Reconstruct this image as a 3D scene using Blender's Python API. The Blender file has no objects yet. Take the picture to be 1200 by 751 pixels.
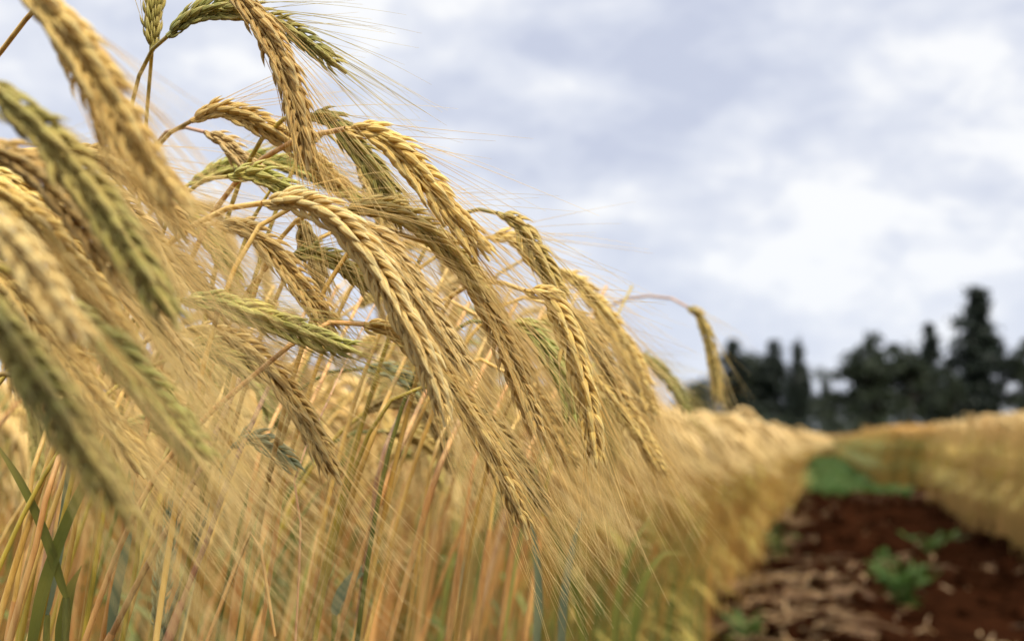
import bpy, math, random
import numpy as np
from mathutils import Vector, Matrix

random.seed(7)
rng = np.random.default_rng(7)
S = bpy.context.scene
COL = S.collection
R = math.radians

# ------------------------------------------------------------------ camera
CAM_H = 0.90
FPX = 1667.0                      # focal length in pixels of the 1200-wide photograph (50 mm on 36 mm)
YAW, PITCH = R(12.2), math.atan(139.5 / FPX)
cd = bpy.data.cameras.new('camera')
cam = bpy.data.objects.new('camera', cd)
COL.objects.link(cam)
cd.sensor_width = 36
cd.lens = 50.0
cd.clip_start = 0.01
cd.clip_end = 3000
cam.location = (0, 0, CAM_H)
cam.rotation_euler = (math.pi / 2 + PITCH, 0, YAW)
cd.dof.use_dof = True
cd.dof.focus_distance = 0.555
cd.dof.aperture_fstop = 11
cd.dof.aperture_blades = 0
S.camera = cam
CM = np.array(cam.rotation_euler.to_matrix())
C_R, C_U, C_F = CM[:, 0], CM[:, 1], -CM[:, 2]
C_P = np.array([0, 0, CAM_H])


def at(x, y, z):
    """world point seen at photograph position (x, y) at depth z metres"""
    return C_P + z * (C_F + (x - 600) / FPX * C_R + (375.5 - y) / FPX * C_U)


def proj(P):
    d = np.asarray(P) - C_P
    z = d @ C_F
    return 600 + FPX * (d @ C_R) / z, 375.5 - FPX * (d @ C_U) / z, z


# ------------------------------------------------------------------ world and sun
SUN_EL, SUN_AZ = R(53), R(138)     # azimuth clockwise from +Y
w = bpy.data.worlds.new('World')
S.world = w
w.use_nodes = True
nt = w.node_tree
nt.nodes.clear()
N, Lk = nt.nodes.new, nt.links.new


def mathn(nt, op, a, b=None, c=None, clamp=False):
    n = nt.nodes.new('ShaderNodeMath')
    n.operation = op
    n.use_clamp = clamp
    for i, v in enumerate((a, b, c)):
        if v is None:
            continue
        if isinstance(v, (int, float)):
            n.inputs[i].default_value = v
        else:
            nt.links.new(v, n.inputs[i])
    return n.outputs[0]


def mixc(nt, f, a, b):
    n = nt.nodes.new('ShaderNodeMix')
    n.data_type = 'RGBA'
    for s, v in ((n.inputs[0], f), (n.inputs[6], a), (n.inputs[7], b)):
        if isinstance(v, (int, float)):
            s.default_value = v
        elif isinstance(v, tuple):
            s.default_value = (*v, 1)
        else:
            nt.links.new(v, s)
    return n.outputs[2]


def ramp(nt, f, stops):
    n = nt.nodes.new('ShaderNodeValToRGB')
    e = n.color_ramp.elements
    while len(e) < len(stops):
        e.new(0.5)
    for i, (p, c) in enumerate(stops):
        e[i].position = p
        e[i].color = (*c, 1) if isinstance(c, tuple) else (c, c, c, 1)
    nt.links.new(f, n.inputs[0])
    return n.outputs[0]


def noise(nt, vec, scale, detail=4, rough=0.5, dist=0.0):
    n = nt.nodes.new('ShaderNodeTexNoise')
    n.inputs['Scale'].default_value = scale
    n.inputs['Detail'].default_value = detail
    n.inputs['Roughness'].default_value = rough
    n.inputs['Distortion'].default_value = dist
    if vec is not None:
        nt.links.new(vec, n.inputs['Vector'])
    return n.outputs[0]


sky = N('ShaderNodeTexSky')
sky.sky_type = 'NISHITA'
sky.sun_disc = False
sky.sun_elevation = SUN_EL
sky.sun_rotation = SUN_AZ
skym = N('ShaderNodeVectorMath')
skym.operation = 'SCALE'
skym.inputs['Scale'].default_value = 0.11
Lk(sky.outputs[0], skym.inputs[0])
tc = N('ShaderNodeTexCoord')
sep = N('ShaderNodeSeparateXYZ')
Lk(tc.outputs['Generated'], sep.inputs[0])
zz = mathn(nt, 'MAXIMUM', sep.outputs[2], 0.0)
comb = N('ShaderNodeMapping')
comb.inputs['Scale'].default_value = (1.0, 1.0, 2.1)
comb.inputs['Location'].default_value = (5.9, 2.2, 0.35)
Lk(tc.outputs['Generated'], comb.inputs[0])
big = noise(nt, comb.outputs[0], 4.6, 3, 0.5, 0.2)
fine = noise(nt, comb.outputs[0], 13.0, 9, 0.60, 0.2)
cl = mathn(nt, 'ADD', mathn(nt, 'MULTIPLY', big, 0.48), mathn(nt, 'MULTIPLY', fine, 0.52))
# cloud deck: lavender-grey undersides, white lit puffs, a few thin places where the sky shows
deck = ramp(nt, cl, [(0.38, (0.55, 0.59, 0.72)), (0.46, (0.65, 0.685, 0.79)), (0.525, (0.75, 0.775, 0.85)), (0.585, (0.91, 0.915, 0.93))])
thin = ramp(nt, noise(nt, comb.outputs[0], 2.1, 3, 0.5, 0.0), [(0.34, 0.30), (0.46, 0.06)])
skyc = mixc(nt, thin, deck, skym.outputs[0])
hor = ramp(nt, zz, [(0.0, 0.45), (0.16, 0.0)])
skyc = mixc(nt, hor, skyc, (0.68, 0.745, 0.88))
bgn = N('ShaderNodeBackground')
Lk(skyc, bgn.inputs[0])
# an overcast deck is brighter overhead than low down
Lk(ramp(nt, zz, [(0.30, 0.95), (0.75, 1.0)]), bgn.inputs[1])
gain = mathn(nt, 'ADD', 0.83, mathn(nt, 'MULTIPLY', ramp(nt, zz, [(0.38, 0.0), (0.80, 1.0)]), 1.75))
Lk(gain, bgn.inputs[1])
wo = N('ShaderNodeOutputWorld')
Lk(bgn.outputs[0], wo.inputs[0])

sd = bpy.data.lights.new('sun', 'SUN')
sd.energy = 3.0
sd.angle = R(9)
sd.color = (1.0, 0.92, 0.77)
so = bpy.data.objects.new('sun', sd)
COL.objects.link(so)
sdir = Vector((math.sin(SUN_AZ) * math.cos(SUN_EL), math.cos(SUN_AZ) * math.cos(SUN_EL), math.sin(SUN_EL)))
so.rotation_euler = sdir.to_track_quat('Z', 'Y').to_euler()
so.location = (3, -3, 6)

vs = S.view_settings
vs.view_transform = 'Standard'
vs.look = 'None'
vs.gamma = 1
vs.exposure = 0.42
vs.use_curve_mapping = False
S.cycles.use_denoising = True
S.cycles.max_bounces = 8
S.cycles.transparent_max_bounces = 8
S.cycles.sample_clamp_indirect = 5

# ------------------------------------------------------------------ materials


def new_mat(name):
    m = bpy.data.materials.new(name)
    m.use_nodes = True
    t = m.node_tree
    t.nodes.clear()
    return m, t


def finish(t, color, rough=0.5, transl=0.0, bump=None, bump_d=0.0005, spec=0.35, tcolor=None):
    p = t.nodes.new('ShaderNodeBsdfPrincipled')
    if isinstance(color, tuple):
        p.inputs['Base Color'].default_value = (*color, 1)
    else:
        t.links.new(color, p.inputs['Base Color'])
    p.inputs['Roughness'].default_value = rough
    p.inputs['Specular IOR Level'].default_value = spec
    o = t.nodes.new('ShaderNodeOutputMaterial')
    if bump is not None:
        b = t.nodes.new('ShaderNodeBump')
        b.inputs['Strength'].default_value = 0.6
        b.inputs['Distance'].default_value = bump_d
        t.links.new(bump, b.inputs['Height'])
        t.links.new(b.outputs[0], p.inputs['Normal'])
    if transl > 0:
        tr = t.nodes.new('ShaderNodeBsdfTranslucent')
        src = tcolor if tcolor is not None else color
        if isinstance(src, tuple):
            tr.inputs[0].default_value = (*src, 1)
        else:
            t.links.new(src, tr.inputs[0])
        mx = t.nodes.new('ShaderNodeMixShader')
        mx.inputs[0].default_value = transl
        t.links.new(p.outputs[0], mx.inputs[1])
        t.links.new(tr.outputs[0], mx.inputs[2])
        t.links.new(mx.outputs[0], o.inputs[0])
    else:
        t.links.new(p.outputs[0], o.inputs[0])


def attr(t, name='data'):
    a = t.nodes.new('ShaderNodeAttribute')
    a.attribute_name = name
    s = t.nodes.new('ShaderNodeSeparateColor')
    t.links.new(a.outputs['Color'], s.inputs[0])
    return s.outputs            # 0 random, 1 along, 2 around


def objrand(t):
    return t.nodes.new('ShaderNodeObjectInfo').outputs['Random']


def ear_mat(name, base, mid, tip, alt):
    m, t = new_mat(name)
    d = attr(t)
    along = ramp(t, d[1], [(0.0, base), (0.45, mid), (0.85, tip), (1.0, tuple(v * 0.8 for v in tip))])
    c = mixc(t, mathn(t, 'MULTIPLY', d[0], 0.8), along, alt)
    c = mixc(t, ramp(t, d[1], [(0.62, 0.0), (0.92, 0.7)]), c, tip)
    tcn = t.nodes.new('ShaderNodeTexCoord')
    blot = noise(t, tcn.outputs['Object'], 120, 4, 0.6)
    c = mixc(t, ramp(t, blot, [(0.42, 0.0), (0.75, 0.45)]), c, tuple(v * 0.55 for v in base))
    if base[1] > base[0] * 0.85 and name != 'husk_bluegreen':      # unripe husks turn gold in patches
        c = mixc(t, ramp(t, noise(t, tcn.outputs['Object'], 28, 2, 0.5), [(0.46, 0.0), (0.66, 0.5)]), c, (0.70, 0.46, 0.11))
    # veins along the husk
    v = mathn(t, 'SINE', mathn(t, 'MULTIPLY', d[2], 44.0))
    c = mixc(t, mathn(t, 'MULTIPLY', mathn(t, 'ADD', v, 1.0), 0.17), c, tuple(min(1, x * 1.5) for x in tip))
    h = t.nodes.new('ShaderNodeHueSaturation')
    o = objrand(t)
    t.links.new(mathn(t, 'ADD', 0.80, mathn(t, 'MULTIPLY', o, 0.4)), h.inputs['Value'])
    t.links.new(mathn(t, 'ADD', 0.492, mathn(t, 'MULTIPLY', o, 0.016)), h.inputs['Hue'])
    t.links.new(c, h.inputs['Color'])
    finish(t, h.outputs[0], 0.5, 0.2, v, 0.00012, 0.25)
    return m


EAR = {
    'gold': ear_mat('husk_gold', (0.45, 0.22, 0.030), (0.74, 0.45, 0.105), (0.88, 0.65, 0.28), (0.62, 0.32, 0.06)),
    'ripening': ear_mat('husk_ripening', (0.13, 0.12, 0.012), (0.42, 0.33, 0.045), (0.88, 0.68, 0.25), (0.24, 0.21, 0.02)),
    'tan': ear_mat('husk_tan', (0.47, 0.25, 0.055), (0.73, 0.46, 0.155), (0.88, 0.67, 0.34), (0.62, 0.35, 0.09)),
    'olive': ear_mat('husk_olive', (0.25, 0.19, 0.022), (0.53, 0.35, 0.070), (0.84, 0.62, 0.26), (0.56, 0.32, 0.06)),
    'green': ear_mat('husk_green', (0.085, 0.105, 0.012), (0.29, 0.28, 0.036), (0.80, 0.66, 0.25), (0.18, 0.185, 0.02)),
    'bluegreen': ear_mat('husk_bluegreen', (0.19, 0.25, 0.12), (0.36, 0.40, 0.20), (0.58, 0.57, 0.32), (0.27, 0.32, 0.15)),
}


def awn_mat(name, a, b):
    m, t = new_mat(name)
    d = attr(t)
    c = mixc(t, d[1], a, b)
    c = mixc(t, mathn(t, 'MULTIPLY', d[0], 0.5), c, tuple(v * 0.62 for v in a))
    finish(t, c, 0.5, 0.3, None, 0, 0.2)
    return m


AWN = {
    'gold': awn_mat('awn_gold', (0.86, 0.58, 0.18), (0.92, 0.72, 0.34)),
    'olive': awn_mat('awn_olive', (0.80, 0.59, 0.18), (0.92, 0.74, 0.38)),
    'green': awn_mat('awn_green', (0.60, 0.50, 0.12), (0.85, 0.67, 0.27)),
}
AWN['tan'] = AWN['gold']
AWN['ripening'] = AWN['olive']
AWN['bluegreen'] = AWN['green']


def stem_mat(name, a, b, c3):
    m, t = new_mat(name)
    tcn = t.nodes.new('ShaderNodeTexCoord')
    mp = t.nodes.new('ShaderNodeMapping')
    mp.inputs['Scale'].default_value = (420, 420, 9)
    t.links.new(tcn.outputs['Object'], mp.inputs[0])
    n1 = noise(t, mp.outputs[0], 1.0, 3, 0.6)
    mp2 = t.nodes.new('ShaderNodeMapping')
    mp2.inputs['Scale'].default_value = (30, 30, 7)
    t.links.new(tcn.outputs['Object'], mp2.inputs[0])
    n2 = noise(t, mp2.outputs[0], 1.0, 4, 0.6)
    c = mixc(t, ramp(t, n2, [(0.36, 0.0), (0.66, 1.0)]), a, b)
    c = mixc(t, ramp(t, n1, [(0.45, 0.0), (0.75, 0.65)]), c, c3)
    n3 = noise(t, mp2.outputs[0], 3.1, 4, 0.7)
    c = mixc(t, ramp(t, n3, [(0.52, 0.0), (0.68, 0.6)]), c, tuple(v * 0.5 for v in c3))
    h = t.nodes.new('ShaderNodeHueSaturation')
    o = objrand(t)
    t.links.new(mathn(t, 'ADD', 0.7, mathn(t, 'MULTIPLY', o, 0.55)), h.inputs['Value'])
    t.links.new(c, h.inputs['Color'])
    finish(t, h.outputs[0], 0.42, 0.10, n1, 0.0002, 0.4)
    return m


STEM = {
    'straw': stem_mat('stem_straw', (0.66, 0.40, 0.085), (0.74, 0.52, 0.17), (0.52, 0.26, 0.05)),
    'orange': stem_mat('stem_orange', (0.60, 0.29, 0.08), (0.68, 0.43, 0.15), (0.42, 0.16, 0.045)),
    'pink': stem_mat('stem_pinkish', (0.64, 0.34, 0.17), (0.70, 0.46, 0.22), (0.40, 0.16, 0.07)),
    'olive': stem_mat('stem_olive', (0.46, 0.34, 0.045), (0.56, 0.40, 0.075), (0.32, 0.26, 0.04)),
    'green': stem_mat('stem_green', (0.18, 0.20, 0.04), (0.30, 0.27, 0.055), (0.12, 0.15, 0.035)),
    'bluegreen': stem_mat('stem_bluegreen', (0.17, 0.22, 0.14), (0.26, 0.28, 0.16), (0.11, 0.16, 0.10)),
}


def leaf_mat(name, a, b, edge):
    m, t = new_mat(name)
    d = attr(t)
    tcn = t.nodes.new('ShaderNodeTexCoord')
    n2 = noise(t, tcn.outputs['Object'], 22, 5, 0.6)
    c = mixc(t, ramp(t, n2, [(0.38, 0.0), (0.68, 1.0)]), a, b)
    v = mathn(t, 'SINE', mathn(t, 'MULTIPLY', d[2], 90.0))
    c = mixc(t, mathn(t, 'MULTIPLY', mathn(t, 'ADD', v, 1.0), 0.12), c, edge)
    c = mixc(t, ramp(t, d[1], [(0.6, 0.0), (1.0, 0.8)]), c, edge)
    finish(t, c, 0.45, 0.3, v, 0.0002, 0.35)
    return m


LEAF = {
    'dry': leaf_mat('leaf_dry', (0.62, 0.34, 0.10), (0.50, 0.22, 0.06), (0.72, 0.48, 0.17)),
    'green': leaf_mat('leaf_green', (0.12, 0.155, 0.025), (0.22, 0.22, 0.04), (0.48, 0.38, 0.10)),
    'bluegreen': leaf_mat('leaf_bluegreen', (0.15, 0.21, 0.12), (0.24, 0.27, 0.14), (0.38, 0.36, 0.17)),
}


def field_mat(name, a, b, c3, transl=0.12, vmin=0.7, vmax=1.2):
    m, t = new_mat(name)
    d = attr(t)
    tcn = t.nodes.new('ShaderNodeTexCoord')
    c = mixc(t, d[0], a, b)
    n = noise(t, tcn.outputs['Object'], 2.6, 4, 0.6)
    c = mixc(t, ramp(t, n, [(0.42, 0.0), (0.62, 0.9)]), c, c3)
    h = t.nodes.new('ShaderNodeHueSaturation')
    t.links.new(mathn(t, 'ADD', vmin, mathn(t, 'MULTIPLY', d[2], vmax - vmin)), h.inputs['Value'])
    t.links.new(c, h.inputs['Color'])
    finish(t, h.outputs[0], 0.55, transl, None, 0, 0.3)
    return m


F_STEM = field_mat('field_stem', (0.58, 0.27, 0.060), (0.62, 0.40, 0.10), (0.36, 0.19, 0.045))
F_EAR = field_mat('field_ear', (0.70, 0.44, 0.13), (0.78, 0.55, 0.22), (0.55, 0.34, 0.085))
F_PALE = field_mat('field_ear_pale', (0.73, 0.49, 0.18), (0.79, 0.57, 0.26), (0.62, 0.41, 0.14))
F_RUST = field_mat('field_ear_rusty', (0.70, 0.39, 0.10), (0.74, 0.47, 0.15), (0.60, 0.32, 0.07))
F_AWN = field_mat('field_awn', (0.78, 0.54, 0.20), (0.85, 0.64, 0.30), (0.72, 0.52, 0.18))
F_LEAF = field_mat('field_leaf', (0.46, 0.36, 0.07), (0.62, 0.37, 0.09), (0.34, 0.31, 0.05), 0.3)
F_GREEN = field_mat('field_green', (0.13, 0.17, 0.035), (0.26, 0.26, 0.06), (0.18, 0.22, 0.045), 0.25)
F_TAN = field_mat('field_stem_tan', (0.60, 0.33, 0.10), (0.64, 0.42, 0.15), (0.38, 0.27, 0.07), 0.2)
F_MIX = field_mat('field_stem_mixed', (0.50, 0.27, 0.06), (0.24, 0.24, 0.05), (0.44, 0.26, 0.05), 0.2)
WEED = field_mat('weed_leaf', (0.05, 0.12, 0.022), (0.10, 0.18, 0.035), (0.09, 0.15, 0.03), 0.3)
GRASSM = field_mat('grass_blade', (0.045, 0.12, 0.020), (0.085, 0.17, 0.030), (0.11, 0.15, 0.028), 0.25)
STRAW = field_mat('straw', (0.36, 0.21, 0.075), (0.52, 0.35, 0.155), (0.24, 0.125, 0.045), 0.1)
NEEDLE = field_mat('needle_foliage', (0.011, 0.018, 0.011), (0.021, 0.031, 0.016), (0.014, 0.022, 0.012), 0.1, 0.5, 1.4)
BROAD = field_mat('broad_foliage', (0.018, 0.027, 0.012), (0.036, 0.046, 0.018), (0.022, 0.032, 0.013), 0.2, 0.5, 1.4)
BARK = field_mat('bark', (0.06, 0.045, 0.032), (0.10, 0.075, 0.052), (0.05, 0.04, 0.03), 0.0)


def soil_mat():
    m, t = new_mat('red_soil')
    tcn = t.nodes.new('ShaderNodeTexCoord')
    a = noise(t, tcn.outputs['Object'], 1.3, 6, 0.65)
    b = noise(t, tcn.outputs['Object'], 14, 6, 0.65)
    c = mixc(t, ramp(t, a, [(0.35, 0.0), (0.68, 1.0)]), (0.0085, 0.0032, 0.0014), (0.024, 0.0080, 0.0031))
    c = mixc(t, ramp(t, b, [(0.50, 0.0), (0.75, 0.7)]), c, (0.040, 0.0135, 0.0050))
    finish(t, c, 1.0, 0, b, 0.02, 0.0)
    return m


SOIL = soil_mat()

# ------------------------------------------------------------------ mesh helpers (all quads, numpy)


class MB:
    def __init__(s):
        s.v, s.f, s.m, s.d, s.n = [], [], [], [], 0

    def add(s, v, f, mi=0, data=None):
        v = np.asarray(v, float).reshape(-1, 3)
        f = np.asarray(f, int).reshape(-1, 4)
        s.v.append(v)
        s.f.append(f + s.n)
        s.m.append(np.full(len(f), mi, int))
        s.d.append(np.zeros((len(v), 3)) if data is None else np.broadcast_to(data, (len(v), 3)))
        s.n += len(v)

    def arrays(s):
        return np.concatenate(s.v), np.concatenate(s.f), np.concatenate(s.m), np.concatenate(s.d)

    def mesh(s, name, mats, smooth=True):
        v, f, m, d = s.arrays()
        return mesh_from(name, v, f, m, d, mats, smooth)


def mesh_from(name, v, f, m, d, mats, smooth=True):
    me = bpy.data.meshes.new(name)
    me.vertices.add(len(v))
    me.vertices.foreach_set('co', v.astype(np.float32).ravel())
    me.loops.add(len(f) * 4)
    me.loops.foreach_set('vertex_index', f.astype(np.int32).ravel())
    me.polygons.add(len(f))
    me.polygons.foreach_set('loop_start', np.arange(0, len(f) * 4, 4, dtype=np.int32))
    me.polygons.foreach_set('material_index', m.astype(np.int32))
    me.polygons.foreach_set('use_smooth', np.full(len(f), smooth))
    a = me.attributes.new('data', 'FLOAT_COLOR', 'POINT')
    a.data.foreach_set('color', np.concatenate([d, np.ones((len(v), 1))], 1).astype(np.float32).ravel())
    for x in mats:
        me.materials.append(x)
    me.update(calc_edges=True)
    me.validate()
    return me


def link(name, me, parent=None):
    o = bpy.data.objects.new(name, me)
    COL.objects.link(o)
    if parent is not None:
        o.parent = parent
    return o


def empty(name, loc, label, cat, group=None):
    o = bpy.data.objects.new(name, None)
    o.empty_display_size = 0.05
    COL.objects.link(o)
    o.location = loc
    tag(o, label, cat, group)
    return o


def tag(o, label=None, cat=None, group=None, kind=None):
    for k, v in (('label', label), ('category', cat), ('group', group), ('kind', kind)):
        if v:
            o[k] = v


def nrm(v):
    return v / (np.linalg.norm(v, axis=-1, keepdims=True) + 1e-12)


def spline(P, n, pw=None):
    """Catmull-Rom through P, n points evenly spaced by arc length"""
    P = np.asarray(P, float)
    Q = np.vstack([2 * P[0] - P[1], P, 2 * P[-1] - P[-2]])
    out = []
    for i in range(1, len(Q) - 2):
        for t in np.linspace(0, 1, 24, endpoint=False):
            p0, p1, p2, p3 = Q[i - 1], Q[i], Q[i + 1], Q[i + 2]
            out.append(0.5 * ((2 * p1) + (-p0 + p2) * t + (2 * p0 - 5 * p1 + 4 * p2 - p3) * t * t + (-p0 + 3 * p1 - 3 * p2 + p3) * t ** 3))
    out.append(P[-1])
    return resample(np.array(out), n)


def resample(o, n):
    s = np.concatenate([[0], np.cumsum(np.linalg.norm(np.diff(o, axis=0), axis=1))])
    u = np.linspace(0, s[-1], n)
    return np.stack([np.interp(u, s, o[:, k]) for k in range(3)], 1)


def bez(p0, p1, p2, p3, n=40):
    t = np.linspace(0, 1, n)[:, None]
    return resample((1 - t) ** 3 * p0 + 3 * (1 - t) ** 2 * t * p1 + 3 * (1 - t) * t * t * p2 + t ** 3 * p3, n)


def frames(C, hint):
    T = nrm(np.gradient(C, axis=0))
    W = np.zeros_like(T)
    h = np.asarray(hint, float)
    for i in range(len(T)):
        h = h - T[i] * (h @ T[i])
        h = h / (np.linalg.norm(h) + 1e-9)
        W[i] = h
    return T, W, np.cross(T, W)


def tube(mb, C, rad, k=8, mi=0, rnd=0.5, hint=None):
    C = np.asarray(C, float)
    n = len(C)
    rad = np.broadcast_to(rad, (n,))
    if hint is None:
        t0 = C[-1] - C[0]
        hint = np.array([0.31, 0.95, 0.1]) if abs(nrm(t0) @ np.array([0.31, 0.95, 0.1])) < 0.9 else np.array([1., 0, 0])
    T, W, B = frames(C, hint)
    a = np.linspace(0, 2 * math.pi, k, endpoint=False)
    V = C[:, None] + rad[:, None, None] * (np.cos(a)[None, :, None] * W[:, None] + np.sin(a)[None, :, None] * B[:, None])
    i, j = np.meshgrid(np.arange(n - 1), np.arange(k), indexing='ij')
    F = np.stack([i * k + j, i * k + (j + 1) % k, (i + 1) * k + (j + 1) % k, (i + 1) * k + j], -1)
    D = np.zeros((n, k, 3))
    D[..., 0] = rnd
    D[..., 1] = np.linspace(0, 1, n)[:, None]
    D[..., 2] = (np.arange(k) / k)[None]
    mb.add(V, F, mi, D.reshape(-1, 3))


# husk template: rings along the husk, pointed tip, keel on the outer side
H_T = np.array([0.0, 0.07, 0.18, 0.32, 0.47, 0.62, 0.76, 0.88, 0.96, 1.0])
H_R = np.array([0.32, 0.60, 0.90, 1.0, 0.94, 0.76, 0.50, 0.26, 0.11, 0.05])
H_K = 9
_a = np.linspace(0, 2 * math.pi, H_K, endpoint=False)
H_C, H_S = np.cos(_a), np.sin(_a)
H_KEEL = 1.0 + 0.20 * np.maximum(H_C, 0) ** 6 - 0.12 * np.maximum(-H_C, 0)
_i, _j = np.meshgrid(np.arange(len(H_T) - 1), np.arange(H_K), indexing='ij')
H_F = np.stack([_i * H_K + _j, _i * H_K + (_j + 1) % H_K, (_i + 1) * H_K + (_j + 1) % H_K, (_i + 1) * H_K + _j], -1).reshape(-1, 4)


def husks(mb, P, A, O, L, wd, th, rnd, mi=0):
    """P base, A axis, O outward, arrays (n,3); L, wd, th, rnd arrays (n)"""
    A = nrm(A)
    O = nrm(O - A * np.sum(A * O, 1, keepdims=True))
    X = np.cross(A, O)
    bow = 0.105 * np.sin(np.pi * H_T) - 0.03 * H_T
    n = len(P)
    ax = P[:, None] + A[:, None] * (L[:, None] * H_T)[..., None] + O[:, None] * (L[:, None] * bow)[..., None]
    V = ax[:, :, None] + O[:, None, None] * (th[:, None, None] * H_R[None, :, None] * (H_C * H_KEEL)[None, None])[..., None] \
        + X[:, None, None] * (wd[:, None, None] * H_R[None, :, None] * H_S[None, None])[..., None]
    m = len(H_T) * H_K
    F = H_F[None] + (np.arange(n) * m)[:, None, None]
    D = np.zeros((n, len(H_T), H_K, 3))
    D[..., 0] = rnd[:, None, None]
    D[..., 1] = H_T[None, :, None]
    D[..., 2] = (np.arange(H_K) / H_K)[None, None]
    mb.add(V.reshape(-1, 3), F.reshape(-1, 4), mi, D.reshape(-1, 3))
    return ax[:, -1], nrm(A - O * 0.12)


def awns(mb, P, A, T, L, rnd, bend, r0=0.00015):
    n = len(P)
    ns, k = 8, 3
    t = np.linspace(0, 1, ns)
    D1 = nrm(A * 0.5 + T * 0.5)
    U = rng.normal(size=(n, 3))
    C = P[:, None] + (A[:, None] * (t - 0.5 * t ** 2)[None, :, None] + D1[:, None] * (0.5 * t ** 2)[None, :, None]) * L[:, None, None] \
        + (bend[None] * 0.14 + U * 0.05)[:, None] * (L[:, None] * t ** 2)[..., None]
    U = nrm(np.cross(A, rng.normal(size=(n, 3))))
    W = nrm(np.cross(A, U))
    a = np.arange(k) * 2 * math.pi / k
    rad = r0 * (1 - 0.72 * t)
    V = C[:, :, None] + rad[None, :, None, None] * (np.cos(a)[None, None, :, None] * U[:, None, None] + np.sin(a)[None, None, :, None] * W[:, None, None])
    i, j = np.meshgrid(np.arange(ns - 1), np.arange(k), indexing='ij')
    F = np.stack([i * k + j, i * k + (j + 1) % k, (i + 1) * k + (j + 1) % k, (i + 1) * k + j], -1).reshape(-1, 4)
    F = F[None] + (np.arange(n) * ns * k)[:, None, None]
    D = np.zeros((n, ns, k, 3))
    D[..., 0] = rnd[:, None, None]
    D[..., 1] = t[None, :, None]
    mb.add(V.reshape(-1, 3), F.reshape(-1, 4), 0, D.reshape(-1, 3))


def ear_meshes(C, hint, color, fat=1.0, awn_len=0.060, bend=(0, 0, 0), pitch=0.0046, ripe=1.0, awn_share=0.68):
    """C: centre line from the neck to the tip. Returns the ear mesh (husks and rachis) and the mesh of its awns."""
    Ltot = np.linalg.norm(np.diff(C, axis=0), axis=1).sum()
    n = max(5, int(Ltot / pitch))
    C = resample(C, 64)
    T, W, B = frames(C, hint)
    mb, ab = MB(), MB()
    tube(mb, C, np.linspace(0.0012, 0.0007, 64), 6, 0, 0.3)
    P, A, O, L, wd, th, rn = [], [], [], [], [], [], []
    aP = []
    for side in (-1, 1):
        for i in range(n):
            s = (i + (0.5 if side > 0 else 0.0) + 0.1) / (n + 0.4)
            s *= 0.93
            k = s * 63
            i0 = int(k)
            f = k - i0
            c = C[i0] * (1 - f) + C[min(i0 + 1, 63)] * f
            t_, w_, b_ = T[i0], W[i0] * side, B[i0]
            env = np.interp(s, [0, 0.06, 0.25, 0.7, 1], [0.60, 0.82, 0.96, 0.90, 0.62]) * fat * rng.choice([1.0, 1.0, 1.0, 0.86])
            opening = np.interp(s, [0, 0.3, 1], [0.62, 1.0, 0.75])
            base_r = rng.random()
            # two outer florets that face front and back of the row, one in the middle, two slim glumes
            for q, (bo, wo_, Ls, ws, ang) in enumerate(((0.95, 0.66, 1.0, 1.0, 18), (-0.95, 0.66, 1.0, 1.0, 18), (0.0, 1.0, 0.93, 0.82, 24),
                                                        (1.0, 0.05, 0.74, 0.50, 11), (-1.0, 0.05, 0.74, 0.50, 11))):
                an = R(ang * opening + rng.normal(0, 4.5) + (rng.uniform(6, 16) if rng.random() < 0.10 else 0))
                o = nrm(w_ * wo_ + b_ * bo + rng.normal(0, 0.06, 3))
                P.append(c + w_ * 0.0007 * env + o * 0.0012 * env + t_ * rng.normal(0, 0.0004) + (t_ * 0.0022 if q == 2 else 0))
                A.append(t_ * math.cos(an) + o * math.sin(an))
                O.append(o)
                L.append(0.0112 * env * Ls * (1 + rng.normal(0, 0.05)))
                wd.append(0.00150 * env * ws * (1 + rng.normal(0, 0.06)))
                th.append(0.00108 * env * (ws if q < 3 else 0.5) * ripe)
                rn.append(min(1, max(0, base_r * 0.6 + rng.random() * 0.4)))
                aP.append((q < 3, i0, s))
    P, A, O, L, wd, th, rn = map(np.array, (P, A, O, L, wd, th, rn))
    tips, td = husks(mb, P, A, O, L, wd, th, rn)
    ok = np.array([a[0] for a in aP])
    idx = np.array([a[1] for a in aP])
    ok &= rng.random(len(ok)) < awn_share
    Tm = T[idx][ok]
    la = 0.92 * awn_len * (0.72 + 0.5 * rng.random(ok.sum())) * np.interp([a[2] for a in aP], [0, 0.15, 0.6, 1], [0.6, 0.95, 1.05, 0.75])[ok]
    dA = nrm(td[ok] + 0.55 * Tm + rng.normal(0, 0.045, (ok.sum(), 3)))
    awns(ab, tips[ok], dA, Tm, la, rng.random(ok.sum()), np.asarray(bend, float))
    return mb.mesh('ear', [EAR[color]]), ab.mesh('awns', [AWN[color]])


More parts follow.
